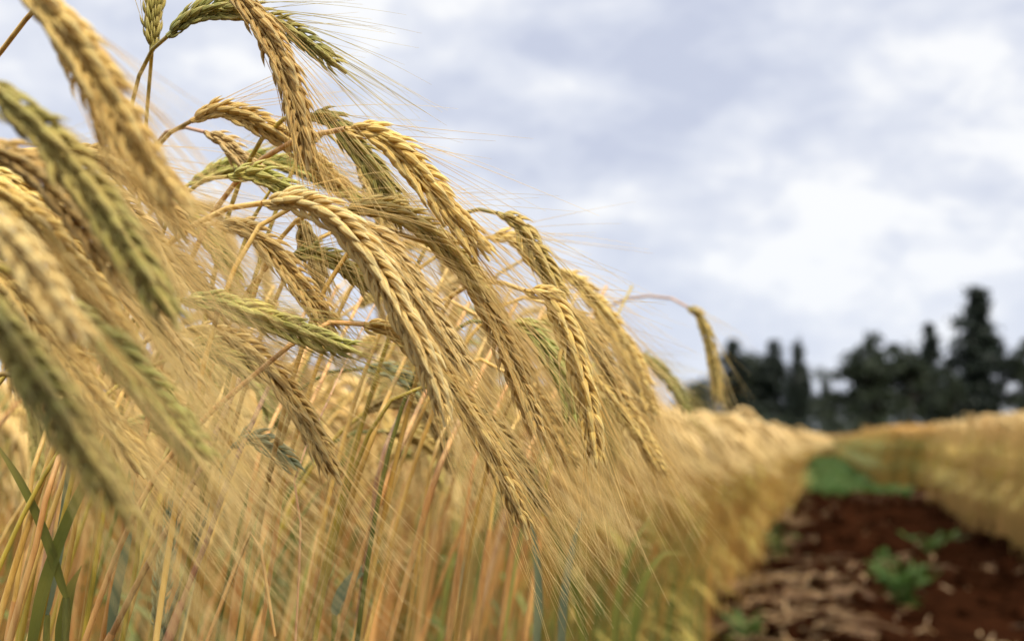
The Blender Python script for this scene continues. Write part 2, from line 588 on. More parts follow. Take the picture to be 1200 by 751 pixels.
def leaf_mesh(C, hint, width, color, name='leaf', fold=0.35):
    n = 22
    C = resample(C, n)
    T, W, B = frames(C, hint)
    t = np.linspace(0, 1, n)
    wv = width * np.interp(t, [0, 0.06, 0.3, 0.7, 1], [0.45, 0.8, 1, 0.75, 0.03])
    tw = np.linspace(0, 1.1, n) * (rng.random() - 0.3)
    Wt = W * np.cos(tw)[:, None] + B * np.sin(tw)[:, None]
    Bt = np.cross(T, Wt)
    u = np.array([-1, -0.5, 0, 0.5, 1.0])
    V = C[:, None] + Wt[:, None] * (wv[:, None] * u[None])[..., None] + Bt[:, None] * (wv[:, None] * np.abs(u)[None] * fold)[..., None]
    k = 5
    i, j = np.meshgrid(np.arange(n - 1), np.arange(k - 1), indexing='ij')
    F = np.stack([i * k + j, i * k + j + 1, (i + 1) * k + j + 1, (i + 1) * k + j], -1)
    D = np.zeros((n, k, 3))
    D[..., 0] = rng.random()
    D[..., 1] = t[:, None]
    D[..., 2] = ((u + 1) / 2)[None]
    mb = MB()
    mb.add(V, F, 0, D.reshape(-1, 3))
    return mb.mesh(name, [LEAF[color]])


def stem_mesh(C, color, r_neck, r_base, nodes=(0.45, 0.75)):
    """C from the neck of the ear down to the ground"""
    n = 56
    C = resample(C, n)
    t = np.linspace(0, 1, n)
    r = np.interp(t, [0, 0.12, 0.4, 1], [r_neck, r_neck * 1.15, r_base * 0.8, r_base])
    for q in nodes:
        r = r * (1 + 0.35 * np.exp(-((t - q) / 0.006) ** 2))
    mb = MB()
    tube(mb, C, r, 9)
    return mb.mesh('stem', [STEM[color]])


def sheath_mesh(C, a, b, color, r, flare=1.0):
    """leaf sheath: a sleeve wrapped round the stem between fractions a and b of C"""
    C = resample(C, 100)
    D = resample(C[int(a * 99):int(b * 99) + 1], 16)
    rr = np.interp(np.linspace(0, 1, 16), [0, 0.06, 1], [r * 0.72, r * 1.0 * flare, r * 0.95])
    mb = MB()
    tube(mb, D, rr, 9)
    return mb.mesh('leaf_sheath', [STEM[color]])


UP = np.array([0, 0, 1.0])
WIND = C_R * 0.95 + C_F * 0.1


def droop_leaf(p, d, length, droop):
    d = nrm(np.asarray(d, float))
    return bez(p, p + (d * 0.45 + UP * 0.55) * length * 0.35, p + d * length * 0.6 + UP * length * (0.30 - droop * 0.3), p + d * length * 0.8 - UP * length * (droop - 0.25))


# ------------------------------------------------------------------ the setting: ground


def ground():
    mb = MB()
    xs = np.unique(np.concatenate([np.linspace(-400, -3, 16), np.linspace(-3, 6, 120), np.linspace(6, 500, 18)]))
    ys = np.unique(np.concatenate([np.linspace(-60, 0, 6), np.linspace(0, 5, 20), np.linspace(5, 20, 170), np.linspace(20, 60, 70), np.linspace(60, 900, 16)]))
    X, Y = np.meshgrid(xs, ys, indexing='ij')
    from mathutils import noise as mn
    Z = np.zeros_like(X)
    for i in range(X.shape[0]):
        for j in range(X.shape[1]):
            x, y = X[i, j], Y[i, j]
            if -3 < x < 6 and 0 < y < 60:
                Z[i, j] = 0.05 * (mn.fractal(Vector((x * 1.1, y * 0.9, 0)), 1.0, 2.0, 3)) + 0.035 * mn.fractal(Vector((x * 5, y * 4, 4)), 0.8, 2.0, 3)
    V = np.stack([X, Y, Z], -1)
    k = len(ys)
    i, j = np.meshgrid(np.arange(len(xs) - 1), np.arange(k - 1), indexing='ij')
    F = np.stack([i * k + j, (i + 1) * k + j, (i + 1) * k + j + 1, i * k + j + 1], -1)
    mb.add(V, F)
    o = link('ground', mb.mesh('ground', [SOIL]))
    tag(o, 'dark red-brown bare soil between the two blocks of rye', 'ground', None, 'structure')


ground()

# ------------------------------------------------------------------ field stuff: low-detail plants merged into one mesh per block


def low_plant(h, dr, seed):
    """one slim plant, root at origin, drooping toward +X: stem, ear, awns, leaves; all quads"""
    r = np.random.default_rng(seed)
    mb = MB()
    lean = 0.10 + 0.12 * r.random()
    top = np.array([lean, 0.03 * r.normal(), h])
    C = bez(np.zeros(3), np.array([0, 0, h * 0.5]), np.array([lean * 0.5, 0, h * 0.93]), top, 7)
    tube(mb, C, np.linspace(0.0026, 0.0016, 7), 3, 0, r.random())
    d0 = nrm(C[-1] - C[-2])
    down = np.array([0.25 + 0.5 * r.random(), 0.2 * r.normal(), -1.0])
    L = 0.10
    E = bez(top, top + d0 * L * 0.45, top + (d0 + nrm(down)) * L * 0.4 + np.array([L * .25, 0, 0]), top + np.array([L * (0.55 + 0.3 * dr), 0, 0]) + nrm(down) * L * (0.5 + 0.5 * dr), 7)
    tube(mb, E, np.array([0.002, 0.0068, 0.008, 0.0075, 0.007, 0.005, 0.001]) * (1 + 0.15 * r.normal(size=7)), 5, 1, r.random())
    for i in range(12):
        p = E[r.integers(1, 7)]
        t = nrm(E[-1] - E[2]) + r.normal(0, 0.22, 3)
        l = 0.05 + 0.03 * r.random()
        wv = nrm(np.cross(t, r.normal(size=3))) * 0.0007
        mb.add([p - wv, p + wv, p + t * l + wv * .5, p + t * l - wv * .5], [[0, 1, 2, 3]], 2, (r.random(), 0, r.random()))
    for i in range(2):
        p = np.array([0, 0, h * (0.12 + 0.76 * r.random())])
        a = r.random() * 6.28
        d = np.array([math.cos(a), math.sin(a), 0]) + np.array([0.5, 0, 0])
        Q = resample(droop_leaf(p, d, 0.16 + 0.1 * r.random(), 0.4 + 0.5 * r.random()), 5)
        wv = nrm(np.cross(Q[-1] - Q[0], UP)) * 0.0045
        wt = np.array([0.6, 1, 1, .7, .1])[:, None]
        V = np.stack([Q - wv * wt, Q + wv * wt], 1)
        F = [[2 * q, 2 * q + 1, 2 * q + 3, 2 * q + 2] for q in range(4)]
        mb.add(V, F, 3, (r.random(), 0, r.random()))
    return mb.arrays()


LOW = [low_plant(0.93 + 0.02 * (i % 3), (i % 4) / 3, 100 + i) for i in range(9)]


def scatter(protos, pos, rot, sc, scz, rnd):
    """merge transformed copies of protos into arrays"""
    V, F, M, D, n0 = [], [], [], [], 0
    which = rng.integers(0, len(protos), len(pos))
    for k, (v, f, m, d) in enumerate(protos):
        I = np.where(which == k)[0]
        if not len(I):
            continue
        c, s = np.cos(rot[I])[:, None], np.sin(rot[I])[:, None]
        x = (v[None, :, 0] * c - v[None, :, 1] * s) * sc[I][:, None] + pos[I][:, None, 0]
        y = (v[None, :, 0] * s + v[None, :, 1] * c) * sc[I][:, None] + pos[I][:, None, 1]
        z = v[None, :, 2] * scz[I][:, None] + pos[I][:, None, 2]
        V.append(np.stack([x, y, z], -1).reshape(-1, 3))
        F.append((f[None] + (np.arange(len(I)) * len(v))[:, None, None]).reshape(-1, 4) + n0)
        M.append(np.tile(m, len(I)))
        dd = np.broadcast_to(d[None], (len(I), *d.shape)).copy()
        dd[..., 0] = (dd[..., 0] * 0.6 + 0.4 * rnd[I][:, None])
        dd[..., 2] = rng.random(len(I))[:, None] * 0.6 + dd[..., 2] * 0.4
        D.append(dd.reshape(-1, 3))
        n0 += len(I) * len(v)
    return np.concatenate(V), np.concatenate(F), np.concatenate(M), np.concatenate(D)


def block(name, label, bands, hscale, mats):
    pos, sc, thick = [], [], []
    for (x0, x1, y0, y1, dens) in bands:
        n = int(abs(x1 - x0) * (y1 - y0) * dens)
        p = np.stack([rng.uniform(x0, x1, n), rng.uniform(y0, y1, n), np.zeros(n)], 1)
        pos.append(p)
    pos = np.concatenate(pos)
    n = len(pos)
    from mathutils import noise as mn
    pos[:, 0] += np.array([0.16 * mn.noise(Vector((0.0, b * 0.9, hscale * 9))) for _, b, _ in pos]) + rng.normal(0, 0.055, n)
    pos[:, 1] = np.maximum(pos[:, 1], 1.25)
    dist = pos[:, 1]
    from mathutils import noise as mn
    lump = np.array([mn.noise(Vector((a * 2.2, b * 1.1, 0.5))) for a, b, _ in pos])
    hh = hscale * (1 + rng.normal(0, 0.022, n) + 0.032 * lump)
    sc = np.clip(0.9 + dist * 0.035, 0.9, 2.6)      # far plants are drawn a little stouter, they stand further apart
    # sc widens the plant sideways only; keep the droop from growing with it
    rot = rng.normal(0.25, 0.4, n) + lump * 1.2
    v, f, m, d = scatter(LOW, pos, rot, sc, hh, rng.random(n))
    o = link(name, mesh_from(name, v, f, m, d, mats, True))
    tag(o, label, 'rye field', None, 'stuff')
    return o


block('standing_rye', 'dense golden rye lining the left side of the path, out of focus',
      [(-0.85, -0.50, 2.4, 6, 280), (-2.4, -0.85, 2.4, 6, 150), (-1.3, -0.54, 6, 13, 220), (-4.5, -1.3, 6, 13, 60),
       (-1.6, -0.50, 13, 19, 110), (-1.6, -0.36, 19, 26, 120), (-7, -1.6, 13, 26, 22), (-2.2, -0.8, 26, 60, 36), (-14, -2.2, 26, 60, 8), (-14, -0.4, 60, 85, 8)],
      0.985, [F_STEM, F_PALE, F_AWN, F_LEAF])
block('standing_rye', 'shaded orange-gold rye behind the nearest ears, seen between their stems',
      [(-1.3, -0.62, 1.3, 2.4, 280), (-3.0, -1.3, 1.5, 2.4, 110)],
      0.97, [F_STEM, F_EAR, F_AWN, F_GREEN])
block('standing_rye', 'tall pale golden rye block on the right side of the path, nearer than the grass strip',
      [(1.48, 2.1, 7.5, 21.5, 230), (2.1, 6.5, 9, 21.5, 70), (6.5, 12, 14, 21.5, 25)],
      1.13, [F_TAN, F_PALE, F_AWN, F_LEAF])
block('standing_rye', 'orange-gold rye block beyond the grass strip, greener along its lower edge',
      [(1.05, 2.4, 27, 40, 130), (1.05, 2.4, 40, 60, 60), (2.4, 9, 27, 60, 16), (9, 20, 27, 60, 6), (0.8, 20, 60, 80, 8), (-0.5, 20, 80, 95, 8)],
      1.16, [F_MIX, F_RUST, F_PALE, F_GREEN])



def low_green():
    mb = MB()
    for i in range(420):
        y = rng.uniform(1.5, 6.0)
        x = -0.50 - abs(rng.normal(0, 0.10))
        blades(mb, x, y, 0.02, 0.02, 3, rng.uniform(0.45, 0.86), 0, 0.25, 0.004)
    o = link('green_undergrowth', mb.mesh('green_undergrowth', [F_GREEN], False))
    tag(o, 'green blades growing low along the edge of the left rye block', 'grass', None, 'stuff')


# ------------------------------------------------------------------ path: straw litter, grass strip, weeds


def strips(n, posf, lmin, lmax, wmin, wmax, z, mat, curl=0.2, up=0.0):
    mb = MB()
    for i in range(n):
        x, y = posf()
        l, wv = rng.uniform(lmin, lmax), rng.uniform(wmin, wmax)
        a = rng.uniform(0, 6.28)
        d = np.array([math.cos(a), math.sin(a), rng.normal(0, 0.12) + up])
        p = np.array([x, y, z + rng.uniform(0, 0.03)])
        C = np.stack([p - d * l / 2, p + UP * curl * l * rng.uniform(-.2, .6), p + d * l / 2])
        C[:, 2] = np.maximum(C[:, 2], 0.012)
        s = nrm(np.cross(d, UP)) * wv
        V = np.stack([C - s, C + s + UP * wv * 0.5], 1)
        mb.add(V, [[0, 1, 3, 2], [2, 3, 5, 4]], 0, (rng.random(), 0, rng.random()))
    return mb


CLUMPS = [(rng.normal(-0.12, 0.22), rng.uniform(6.0, 10.5), rng.uniform(0.06, 0.22)) for _ in range(34)] + [(rng.uniform(-0.4, 1.5), rng.uniform(6.2, 22), rng.uniform(0.05, 0.12)) for _ in range(14)] \
    + [(rng.uniform(0.8, 1.7), 10.2, 0.08) for _ in range(4)] + [(rng.uniform(0.5, 1.7), 22.8, 0.25) for _ in range(8)] + [(rng.uniform(-0.55, -0.28), rng.uniform(6.2, 19), 0.10) for _ in range(26)]


def litter_pos():
    if rng.random() < 0.06:
        return rng.uniform(-0.5, 1.7), rng.uniform(6, 23)
    c = CLUMPS[rng.integers(0, len(CLUMPS))]
    return c[0] + rng.normal(0, c[2]), c[1] + rng.normal(0, c[2] * 1.6)


o = link('straw_litter', strips(1100, litter_pos, 0.05, 0.30, 0.0015, 0.0048, 0.015, STRAW).mesh('straw_litter', [STRAW], False))
tag(o, 'pale dry straw and chaff scattered over the red soil', 'straw', None, 'stuff')


def clod_field():
    mb = MB()
    for i in range(1300):
        x, y = rng.uniform(-0.5, 2.2), rng.uniform(5.8, 24)
        s = rng.gamma(2.0, 0.012) + 0.01
        th = np.linspace(0.25, math.pi - 0.25, 5)
        C = np.stack([np.full(5, x), np.full(5, y), s * 0.3 + s * np.cos(th) * 0.8], 1)
        tube(mb, C[::-1] + rng.normal(0, s * 0.15, (5, 3)), s * np.sin(th) * rng.uniform(0.7, 1.3, 5), 6, 0, rng.random())
    return mb


o = link('soil_clods', clod_field().mesh('soil_clods', [SOIL], False))
tag(o, 'crumbly clods of red soil strewn along the path', 'soil clods', None, 'stuff')


def blades(mb, cx, cy, sx, sy, n, h, mi=0, lean=0.4, wd=0.006):
    for i in range(n):
        x, y = cx + rng.normal(0, sx), cy + rng.normal(0, sy)
        a = rng.uniform(0, 6.28)
        l = h * rng.uniform(0.5, 1.1)
        d = np.array([math.cos(a), math.sin(a), 0]) * lean * l * rng.uniform(0.3, 1.3)
        p = np.array([x, y, 0])
        C = np.stack([p, p + d * 0.3 + UP * l * 0.6, p + d + UP * l * rng.uniform(0.75, 1)])
        s = np.array([-math.sin(a), math.cos(a), 0]) * wd
        V = np.stack([C - s * np.array([[1], [1], [.15]]), C + s * np.array([[1], [1], [.15]])], 1)
        mb.add(V, [[0, 1, 3, 2], [2, 3, 5, 4]], mi, (rng.random(), 0, rng.random()))


low_green()


def grass_strip():
    from mathutils import noise as mn
    mb = MB()
    for i in range(12000):
        y = 22.8 + 50 * rng.random() ** 2.0
        x = rng.uniform(-0.45, 1.35)
        q = mn.noise(Vector((x * 2.4, y * 0.9, 2.0))) + 0.35 * mn.noise(Vector((x * 7, y * 3, 5.0)))
        if q < -0.22 or (y < 25 and q < 0.12 + 0.1 * (25 - y)) or (x < -0.2 and q < 0.1):
            continue
        blades(mb, x, y, 0, 0, 1, 0.10 + 0.22 * max(0, q), 0, 0.6, 0.008)
    return mb


o = link('grass', grass_strip().mesh('grass', [GRASSM], False))
tag(o, 'bright green grass growing across the far part of the path', 'grass', None, 'stuff')


def weed(x, y, h, spread, n, label):
    root = empty('weed_plant', (x, y, 0), label, 'weed')
    mb, lb = MB(), MB()
    for i in range(n):
        a = rng.uniform(0, 6.28)
        l = h * rng.uniform(0.55, 1.05)
        d = np.array([math.cos(a), math.sin(a), 0]) * spread * rng.uniform(0.15, 1)
        C = bez(np.zeros(3), UP * l * 0.5 + d * 0.15, UP * l * 0.9 + d * 0.6, UP * l * 0.9 + d, 6)
        tube(mb, C, np.linspace(0.005, 0.002, 6), 4, 0, rng.random())
        for q in range(9):
            p = C[rng.integers(1, 6)]
            b = rng.uniform(0, 6.28)
            dl = np.array([math.cos(b), math.sin(b), rng.uniform(-0.1, 1.0)])
            ll = rng.uniform(0.05, 0.13)
            s = nrm(np.cross(dl, UP + rng.normal(0, .3, 3))) * ll * 0.10
            lb.add(np.stack([p, p + dl * ll * 0.5 + s, p + dl * ll - UP * ll * 0.2, p + dl * ll * 0.5 - s]), [[0, 1, 2, 3]], 0, (rng.random(), 0, rng.random()))
    link('stem', mb.mesh('stem', [GRASSM]), root)
    link('leaves', lb.mesh('leaves', [WEED], False), root)


weed(0.40, 7.9, 0.31, 0.20, 14, 'bushy bright green weed standing in the middle of the red path')
weed(-0.34, 11.0, 0.24, 0.18, 5, 'dull green weed against the foot of the rye on the left of the path')
weed(0.80, 11.5, 0.18, 0.26, 5, 'low sparse weed on the path just behind the bushy weed')
weed(-0.36, 6.5, 0.10, 0.06, 5, 'tiny bright green weed in the straw at the bottom edge of the path')

# ------------------------------------------------------------------ trees along the horizon


def leaf_quads(mb, C, s, rs):
    n = len(C)
    u = nrm(rs.normal(size=(n, 3)))
    v = nrm(np.cross(u, rs.normal(size=(n, 3))))
    sz = s * rs.uniform(0.5, 1.3, n)[:, None]
    V = np.stack([C - u * sz, C + v * sz * 0.5, C + u * sz, C - v * sz * 0.5], 1)
    F = np.arange(4 * n).reshape(n, 4)
    D = np.repeat(np.stack([rs.random(n), np.zeros(n), rs.random(n)], 1), 4, 0)
    mb.add(V.reshape(-1, 3), F, 0, D)


def tree(kind, name, px_x, px_top, depth, width_px, label, dens=1.0, low=0.12, seed=0):
    rs = np.random.default_rng(500 + seed)
    b = at(px_x, 515, depth)
    h = CAM_H + (515 - px_top) / FPX * depth
    wd = width_px / FPX * depth
    root = empty(name, (b[0], b[1], 0), label, 'tree', 'trees on the horizon')
    tb, cb = MB(), MB()
    Ct = np.array([[0, 0, 0], [0.15 * rs.normal(), 0.1, h * 0.35], [0.2 * rs.normal(), 0.1, h * 0.7], [0.1 * rs.normal(), 0, h * 0.97]])
    Ct = spline(Ct, 14)
    tube(tb, Ct, np.linspace(0.022 * h, 0.002 * h, 14), 8, 0, rs.random())
    pts = []
    if kind == 'conifer':
        nl = int(34 * dens)
        for i in range(nl):
            u = low + (0.99 - low) * (i + rs.random()) / nl
            r = wd * 0.5 * ((1 - u) / (1 - low)) ** 0.7 * rs.uniform(0.3, 1.4) * (0.94 + 0.12 * math.sin(u * 26 + seed))
            for q in range(4):
                a = rs.uniform(0, 6.28)
                c0 = np.array([0, 0, u * h])
                d = np.array([math.cos(a), math.sin(a), -0.12 + 0.35 * u])
                e = c0 + d * r
                tube(tb, np.stack([c0, (c0 + e) / 2 + UP * 0.04 * r, e]), np.array([0.05, .03, .01]) * h / 14, 4, 0, rs.random())
                k = int(110 * (0.3 + r / (wd * 0.5)))
                t = rs.random(k) ** 0.7
                pts.append(c0 + d * r * t[:, None] + rs.normal(0, 1, (k, 3)) * np.array([0.16, 0.16, 0.09]) * h / 14 * (0.5 + t[:, None]) * 1.6)
    elif kind == 'cypress':
        for i in range(int(90 * dens)):
            u = low + (1 - low) * rs.random()
            r = wd * 0.5 * min(1, (1 - u) * 2.6 + 0.05) * min(1, 0.55 + u * 2.2) * rs.uniform(0.5, 1.05)
            a = rs.uniform(0, 6.28)
            c = np.array([math.cos(a) * r * 0.8, math.sin(a) * r * 0.8, u * h])
            tube(tb, np.stack([np.array([0, 0, max(0.1, u * h - r)]), c * np.array([.5, .5, 1]) - UP * .2 * r, c]), np.array([0.04, .025, .01]) * h / 12, 4, 0, .5)
            k = 60
            pts.append(c + rs.normal(0, 1, (k, 3)) * np.array([0.26, 0.26, 0.5]) * h / 12)
    else:
        nc = int(40 * dens)
        for i in range(nc):
            v = rs.normal(size=3)
            v = v / np.linalg.norm(v) * rs.uniform(0.25, 1.0)
            ch = (1 - low) * h * 0.5
            c = np.array([v[0] * wd * 0.46, v[1] * wd * 0.46, low * h + ch + v[2] * ch * 0.92])
            tz = max(0.15, (c[2] / h - 0.25))
            st = np.array([0, 0, tz * h])
            tube(tb, np.stack([st, (st + c) / 2 + rs.normal(0, .2, 3), c]), np.array([0.11, .07, .02]) * h / 12, 5, 0, rs.random())
            k = int(170 * rs.uniform(0.6, 1.4))
            rr = wd * rs.uniform(0.10, 0.20)
            pts.append(c + nrm(rs.normal(size=(k, 3))) * rr * rs.random((k, 1)) ** 0.45 * np.array([1, 1, 0.75]))
    leaf_quads(cb, np.concatenate(pts), {'conifer': 0.26, 'cypress': 0.24, 'broad': 0.27}[kind] * max(0.6, h / 13), rs)
    link('trunk', tb.mesh('trunk', [BARK]), root)
    link('crown', cb.mesh('crown', [NEEDLE if kind != 'broad' else BROAD], False), root)


tree('conifer', 'conifer_tree', 1150, 336, 150, 104, 'tallest dark conifer with tiered branches and a pointed top', 1.5, 0.06, seed=1)
tree('broad', 'broadleaf_tree', 1016, 388, 140, 84, 'dark round-topped broadleaf tree left of the pair in the middle of the gap', 1.5, 0.08, seed=2)
tree('broad', 'broadleaf_tree', 1068, 388, 146, 88, 'wide leafy tree between the round-topped tree and the tallest conifer', 1.1, 0.10, seed=3)
tree('conifer', 'conifer_tree', 1092, 380, 165, 44, 'slim conifer tip rising behind the wide leafy tree', 0.9, 0.1, seed=4)
tree('cypress', 'cypress_tree', 936, 408, 140, 36, 'narrow black-green columnar cypress beside the round-topped tree', 1.2, 0.02, seed=5)
tree('conifer', 'conifer_tree', 860, 398, 150, 74, 'pointed conifer at the left end of the dark group behind the lone ear', 1.0, 0.05, seed=6)
tree('conifer', 'conifer_tree', 908, 400, 150, 72, 'pointed conifer touching the columnar cypress', 1.0, 0.05, seed=7)
tree('broad', 'broadleaf_tree', 886, 402, 155, 104, 'low dark bushy tree filling the space between two pointed conifers', 1.4, 0.03, seed=8)
tree('broad', 'broadleaf_tree', 972, 428, 190, 62, 'smaller hazy grey-green tree in the dip right of the columnar cypress', 0.9, 0.03, seed=9)
tree('broad', 'broadleaf_tree', 818, 440, 170, 84, 'low spreading grey-green tree at the left end of the tree line', 1.2, 0.03, seed=10)
tree('broad', 'broadleaf_tree', 1205, 388, 150, 66, 'dark leafy tree cut by the right edge of the picture', 1.3, 0.05, seed=11)
tree('broad', 'broadleaf_tree', 1112, 430, 135, 60, 'low dark tree at the foot of the tallest conifer on its left', 1.2, 0.03, seed=12)


def hedge():
    mb = MB()
    rs = np.random.default_rng(3)
    pts = []
    for i in range(620):
        x = rs.uniform(780, 1290)
        b = at(x, 515, rs.uniform(128, 175))
        top = rs.uniform(1.2, 4.6)
        c = np.array([b[0], b[1], rs.uniform(0.3, top)])
        pts.append(c + rs.normal(0, 0.6, (26, 3)) * np.array([1.3, 1.3, 0.7]))
    leaf_quads(mb, np.concatenate(pts), 0.3, rs)
    o = link('undergrowth', mb.mesh('undergrowth', [BROAD], False))
    tag(o, 'dark undergrowth along the foot of the tree line', 'undergrowth', None, 'stuff')


hedge()

# ------------------------------------------------------------------ rye plants traced one by one
GROUP = 'bearded rye plants bending in the wind'
hero_n = 0


def hero(label, pts, z, color, stem=None, scol='straw', fat=1.0, awn=0.062, roll=None, gx=None, ripe=1.0, leaf=None, name='rye_plant'):
    """pts: photograph positions of the ear from neck to tip; z: depth or (neck, tip) depths; stem: positions from the neck down"""
    global hero_n
    hero_n += 1
    z0, z1 = z if isinstance(z, tuple) else (z, z)
    zs = np.linspace(z0, z1, len(pts))
    C = spline([at(x, y, q) for (x, y), q in zip(pts, zs)], 64)
    T0 = nrm(C[1] - C[0])
    mid = C[32]
    view = nrm(mid - C_P)
    Tm = nrm(C[33] - C[31])
    W0 = nrm(np.cross(Tm, view))
    B0 = np.cross(Tm, W0)
    ro = rng.uniform(-0.7, 0.7) if roll is None else roll
    hint = W0 * math.cos(ro) + B0 * math.sin(ro)
    # stem
    b = C[0]
    if stem:
        sp = [b] + [at(s[0], s[1], s[2] if len(s) > 2 else z0 + 0.012 * (i + 1)) for i, s in enumerate(stem)]
        head = spline(sp, 30)
    else:
        head = np.stack([b, b - T0 * 0.008])
    e = head[-1]
    dT = nrm(head[-1] - head[-2])
    sx = rng.uniform(0.10, 0.22) if gx is None else gx
    g = e - C_R * sx + C_F * rng.uniform(-0.02, 0.12)
    g[2] = 0.0
    reach = 0.05 if stem else 0.085
    tail = bez(e, e + dT * reach, np.array([g[0] + (e[0] - g[0]) * 0.35, g[1] + (e[1] - g[1]) * 0.35, e[2] * 0.62]), g, 60)
    SC = np.concatenate([head, tail[1:]])
    root = empty(name, tuple(g), label, 'rye plant', GROUP)
    loc = np.array(root.location)
    em, am = ear_meshes(C - loc, hint, color, fat, awn, WIND * 0.5 + np.array([0, 0, -0.25]), ripe=ripe)
    r0 = 0.00095 * fat
    link('stem', stem_mesh(SC - loc, scol, r0, 0.0021), root)
    eo = link('ear', em, root)
    link('awns', am, eo)
    if leaf:
        full = resample(SC, 100) - loc
        k = int(leaf[0] * 99)
        p = full[k]
        lm = leaf_mesh(droop_leaf(p, C_R * leaf[1] + C_F * leaf[2], leaf[3], leaf[4]), C_F + UP * 0.2, 0.0055, leaf[5])
        lo = link('leaf_blade', lm, root)
        link('leaf_sheath', sheath_mesh(full, leaf[0], min(0.95, leaf[0] + 0.22), 'green' if leaf[5] != 'dry' else 'orange', 0.0023), lo)
    return root


#  in focus, middle of the picture
hero('plump tan ear in the very middle, its thick bent neck arching over the others', [(308, 238), (345, 236), (385, 252), (424, 290), (460, 345), (492, 405), (512, 455), (522, 500)], (0.505, 0.50), 'tan',
     [(270, 243), (230, 262), (190, 292), (150, 330)], 'straw', 1.10, 0.055, roll=0.55)
hero('tan ear lying right behind and beside the plump middle ear', [(404, 254), (440, 276), (475, 318), (508, 368), (535, 412), (553, 440)], 0.545, 'tan', None, 'straw', 0.98, roll=-0.3)
hero('tall golden ear hanging steeply down from the top edge', [(262, -25), (290, 8), (318, 48), (338, 92), (353, 145), (361, 200)], 0.53, 'gold', [(225, -50), (150, -60), (70, -20), (22, 33), (0, 62), (-40, 110)], 'straw', 1.02, 0.07, roll=0.25)
hero('dark green ear curving over to the right near the top edge', [(196, 43), (225, 20), (265, 12), (310, 20), (350, 42), (383, 68), (406, 86)], 0.565, 'green', [(184, 52), (172, 68), (160, 98), (148, 150)], 'olive', 0.90, 0.05, roll=0.2)
hero('upright olive ear pointing up out of the top edge', [(178, 60), (179, 30), (180, -5), (178, -45), (172, -90)], 0.585, 'ripening', [(178, 72), (174, 100), (172, 135), (168, 190)], 'olive', 0.86, 0.07, roll=0.1)
hero('golden ear arching from the left just under the hanging ear', [(224, 142), (250, 131), (285, 136), (325, 158), (365, 188), (395, 215), (412, 236)], 0.60, 'gold', [(205, 152), (185, 168), (165, 200)], 'straw', 1.0, roll=0.3)
hero('short dry brown ear below the arching golden ear', [(240, 155), (258, 163), (275, 178), (292, 194), (306, 208)], 0.63, 'tan', [(222, 150), (205, 150), (188, 160), (170, 185)], 'pink', 0.86, roll=0.0)
hero('green ear with bleached husk tips just above the plump ear', [(268, 207), (290, 204), (315, 211), (340, 224), (362, 236), (384, 243)], 0.575, 'green', [(245, 208), (225, 220), (205, 240)], 'olive', 0.9, 0.055, roll=0.3)
hero('thin green ear further back among the golden ears', [(222, 216), (260, 198), (310, 188), (360, 200), (405, 224), (440, 250)], 0.68, 'green', None, 'olive', 0.95)
hero('big crisp golden ear outlined against the sky', [(405, 151), (430, 154), (462, 174), (495, 208), (524, 244), (550, 276), (574, 306)], 0.55, 'gold', [(385, 155), (360, 160), (335, 170), (300, 192), (260, 230)], 'orange', 1.12, 0.07, roll=0.15)
hero('olive-gold ear hugging the crisp golden ear on its left', [(360, 134), (385, 140), (415, 168), (442, 203), (466, 240), (485, 272)], 0.575, 'ripening', [(340, 136), (318, 150), (295, 178)], 'olive', 1.02, 0.065, roll=0.35)
hero('dull olive ear hanging in the shade behind the crisp golden ear', [(418, 185), (428, 205), (440, 228), (450, 255), (458, 285)], 0.65, 'olive', None, 'olive', 0.98)
hero('long golden ear bending over the tan ear', [(402, 246), (440, 244), (478, 256), (515, 282), (545, 315), (568, 350)], 0.565, 'olive', [(385, 244), (360, 250), (330, 272)], 'straw', 0.98, 0.06, roll=0.2)
hero('golden ear slanting down the centre with the longest spray of beard', [(505, 286), (535, 306), (562, 342), (585, 388), (603, 432), (620, 475), (636, 522)], 0.57, 'gold', None, 'straw', 0.98, 0.07, roll=-0.2)
hero('pale yellow ear whose two rows of husks show clearly left of the plump ear', [(254, 262), (285, 268), (315, 290), (345, 325), (372, 360), (396, 392)], 0.57, 'gold', [(235, 262), (210, 272), (185, 300)], 'straw', 1.0, 0.055, roll=0.05)
hero('small half-green ear peeping out under the neck of the plump ear', [(338, 300), (365, 297), (392, 306), (415, 322), (438, 345)], 0.60, 'ripening', [(322, 305), (300, 325)], 'straw', 0.9, 0.05, roll=0.2)
hero('olive husked ear half hidden below the plump ear neck', [(352, 252), (358, 275), (366, 300), (374, 322), (380, 345)], 0.62, 'olive', None, 'olive', 0.95)
hero('fresh green ear with dark underside lying almost level', [(214, 352), (250, 354), (295, 368), (340, 384), (385, 402), (424, 414)], 0.535, 'green', [(195, 352), (170, 362), (145, 385)], 'olive', 1.0, 0.055, roll=0.5)
hero('grey-tan ear with a dark lower edge below the level green ear', [(212, 388), (245, 391), (285, 408), (322, 440), (352, 482), (376, 525), (400, 568)], (0.57, 0.55), 'gold', [(190, 390), (160, 405), (135, 440)], 'straw', 1.0, 0.055, roll=0.45)
hero('yellowish ear tucked under the grey-tan ear', [(203, 418), (230, 410), (258, 416), (285, 430), (305, 448)], 0.56, 'ripening', None, 'olive', 0.92, 0.045)
hero('long golden ear that starts on a bowed orange stem and passes behind the plump ear', [(426, 380), (452, 386), (486, 410), (522, 446), (556, 494), (584, 545), (604, 592), (618, 632)], 0.565, 'gold', [(405, 376, .555), (375, 381, .55), (335, 408, .545), (290, 446, .54), (248, 482, .545), (200, 530, .55)], 'orange', 1.0, 0.06, roll=0.3)
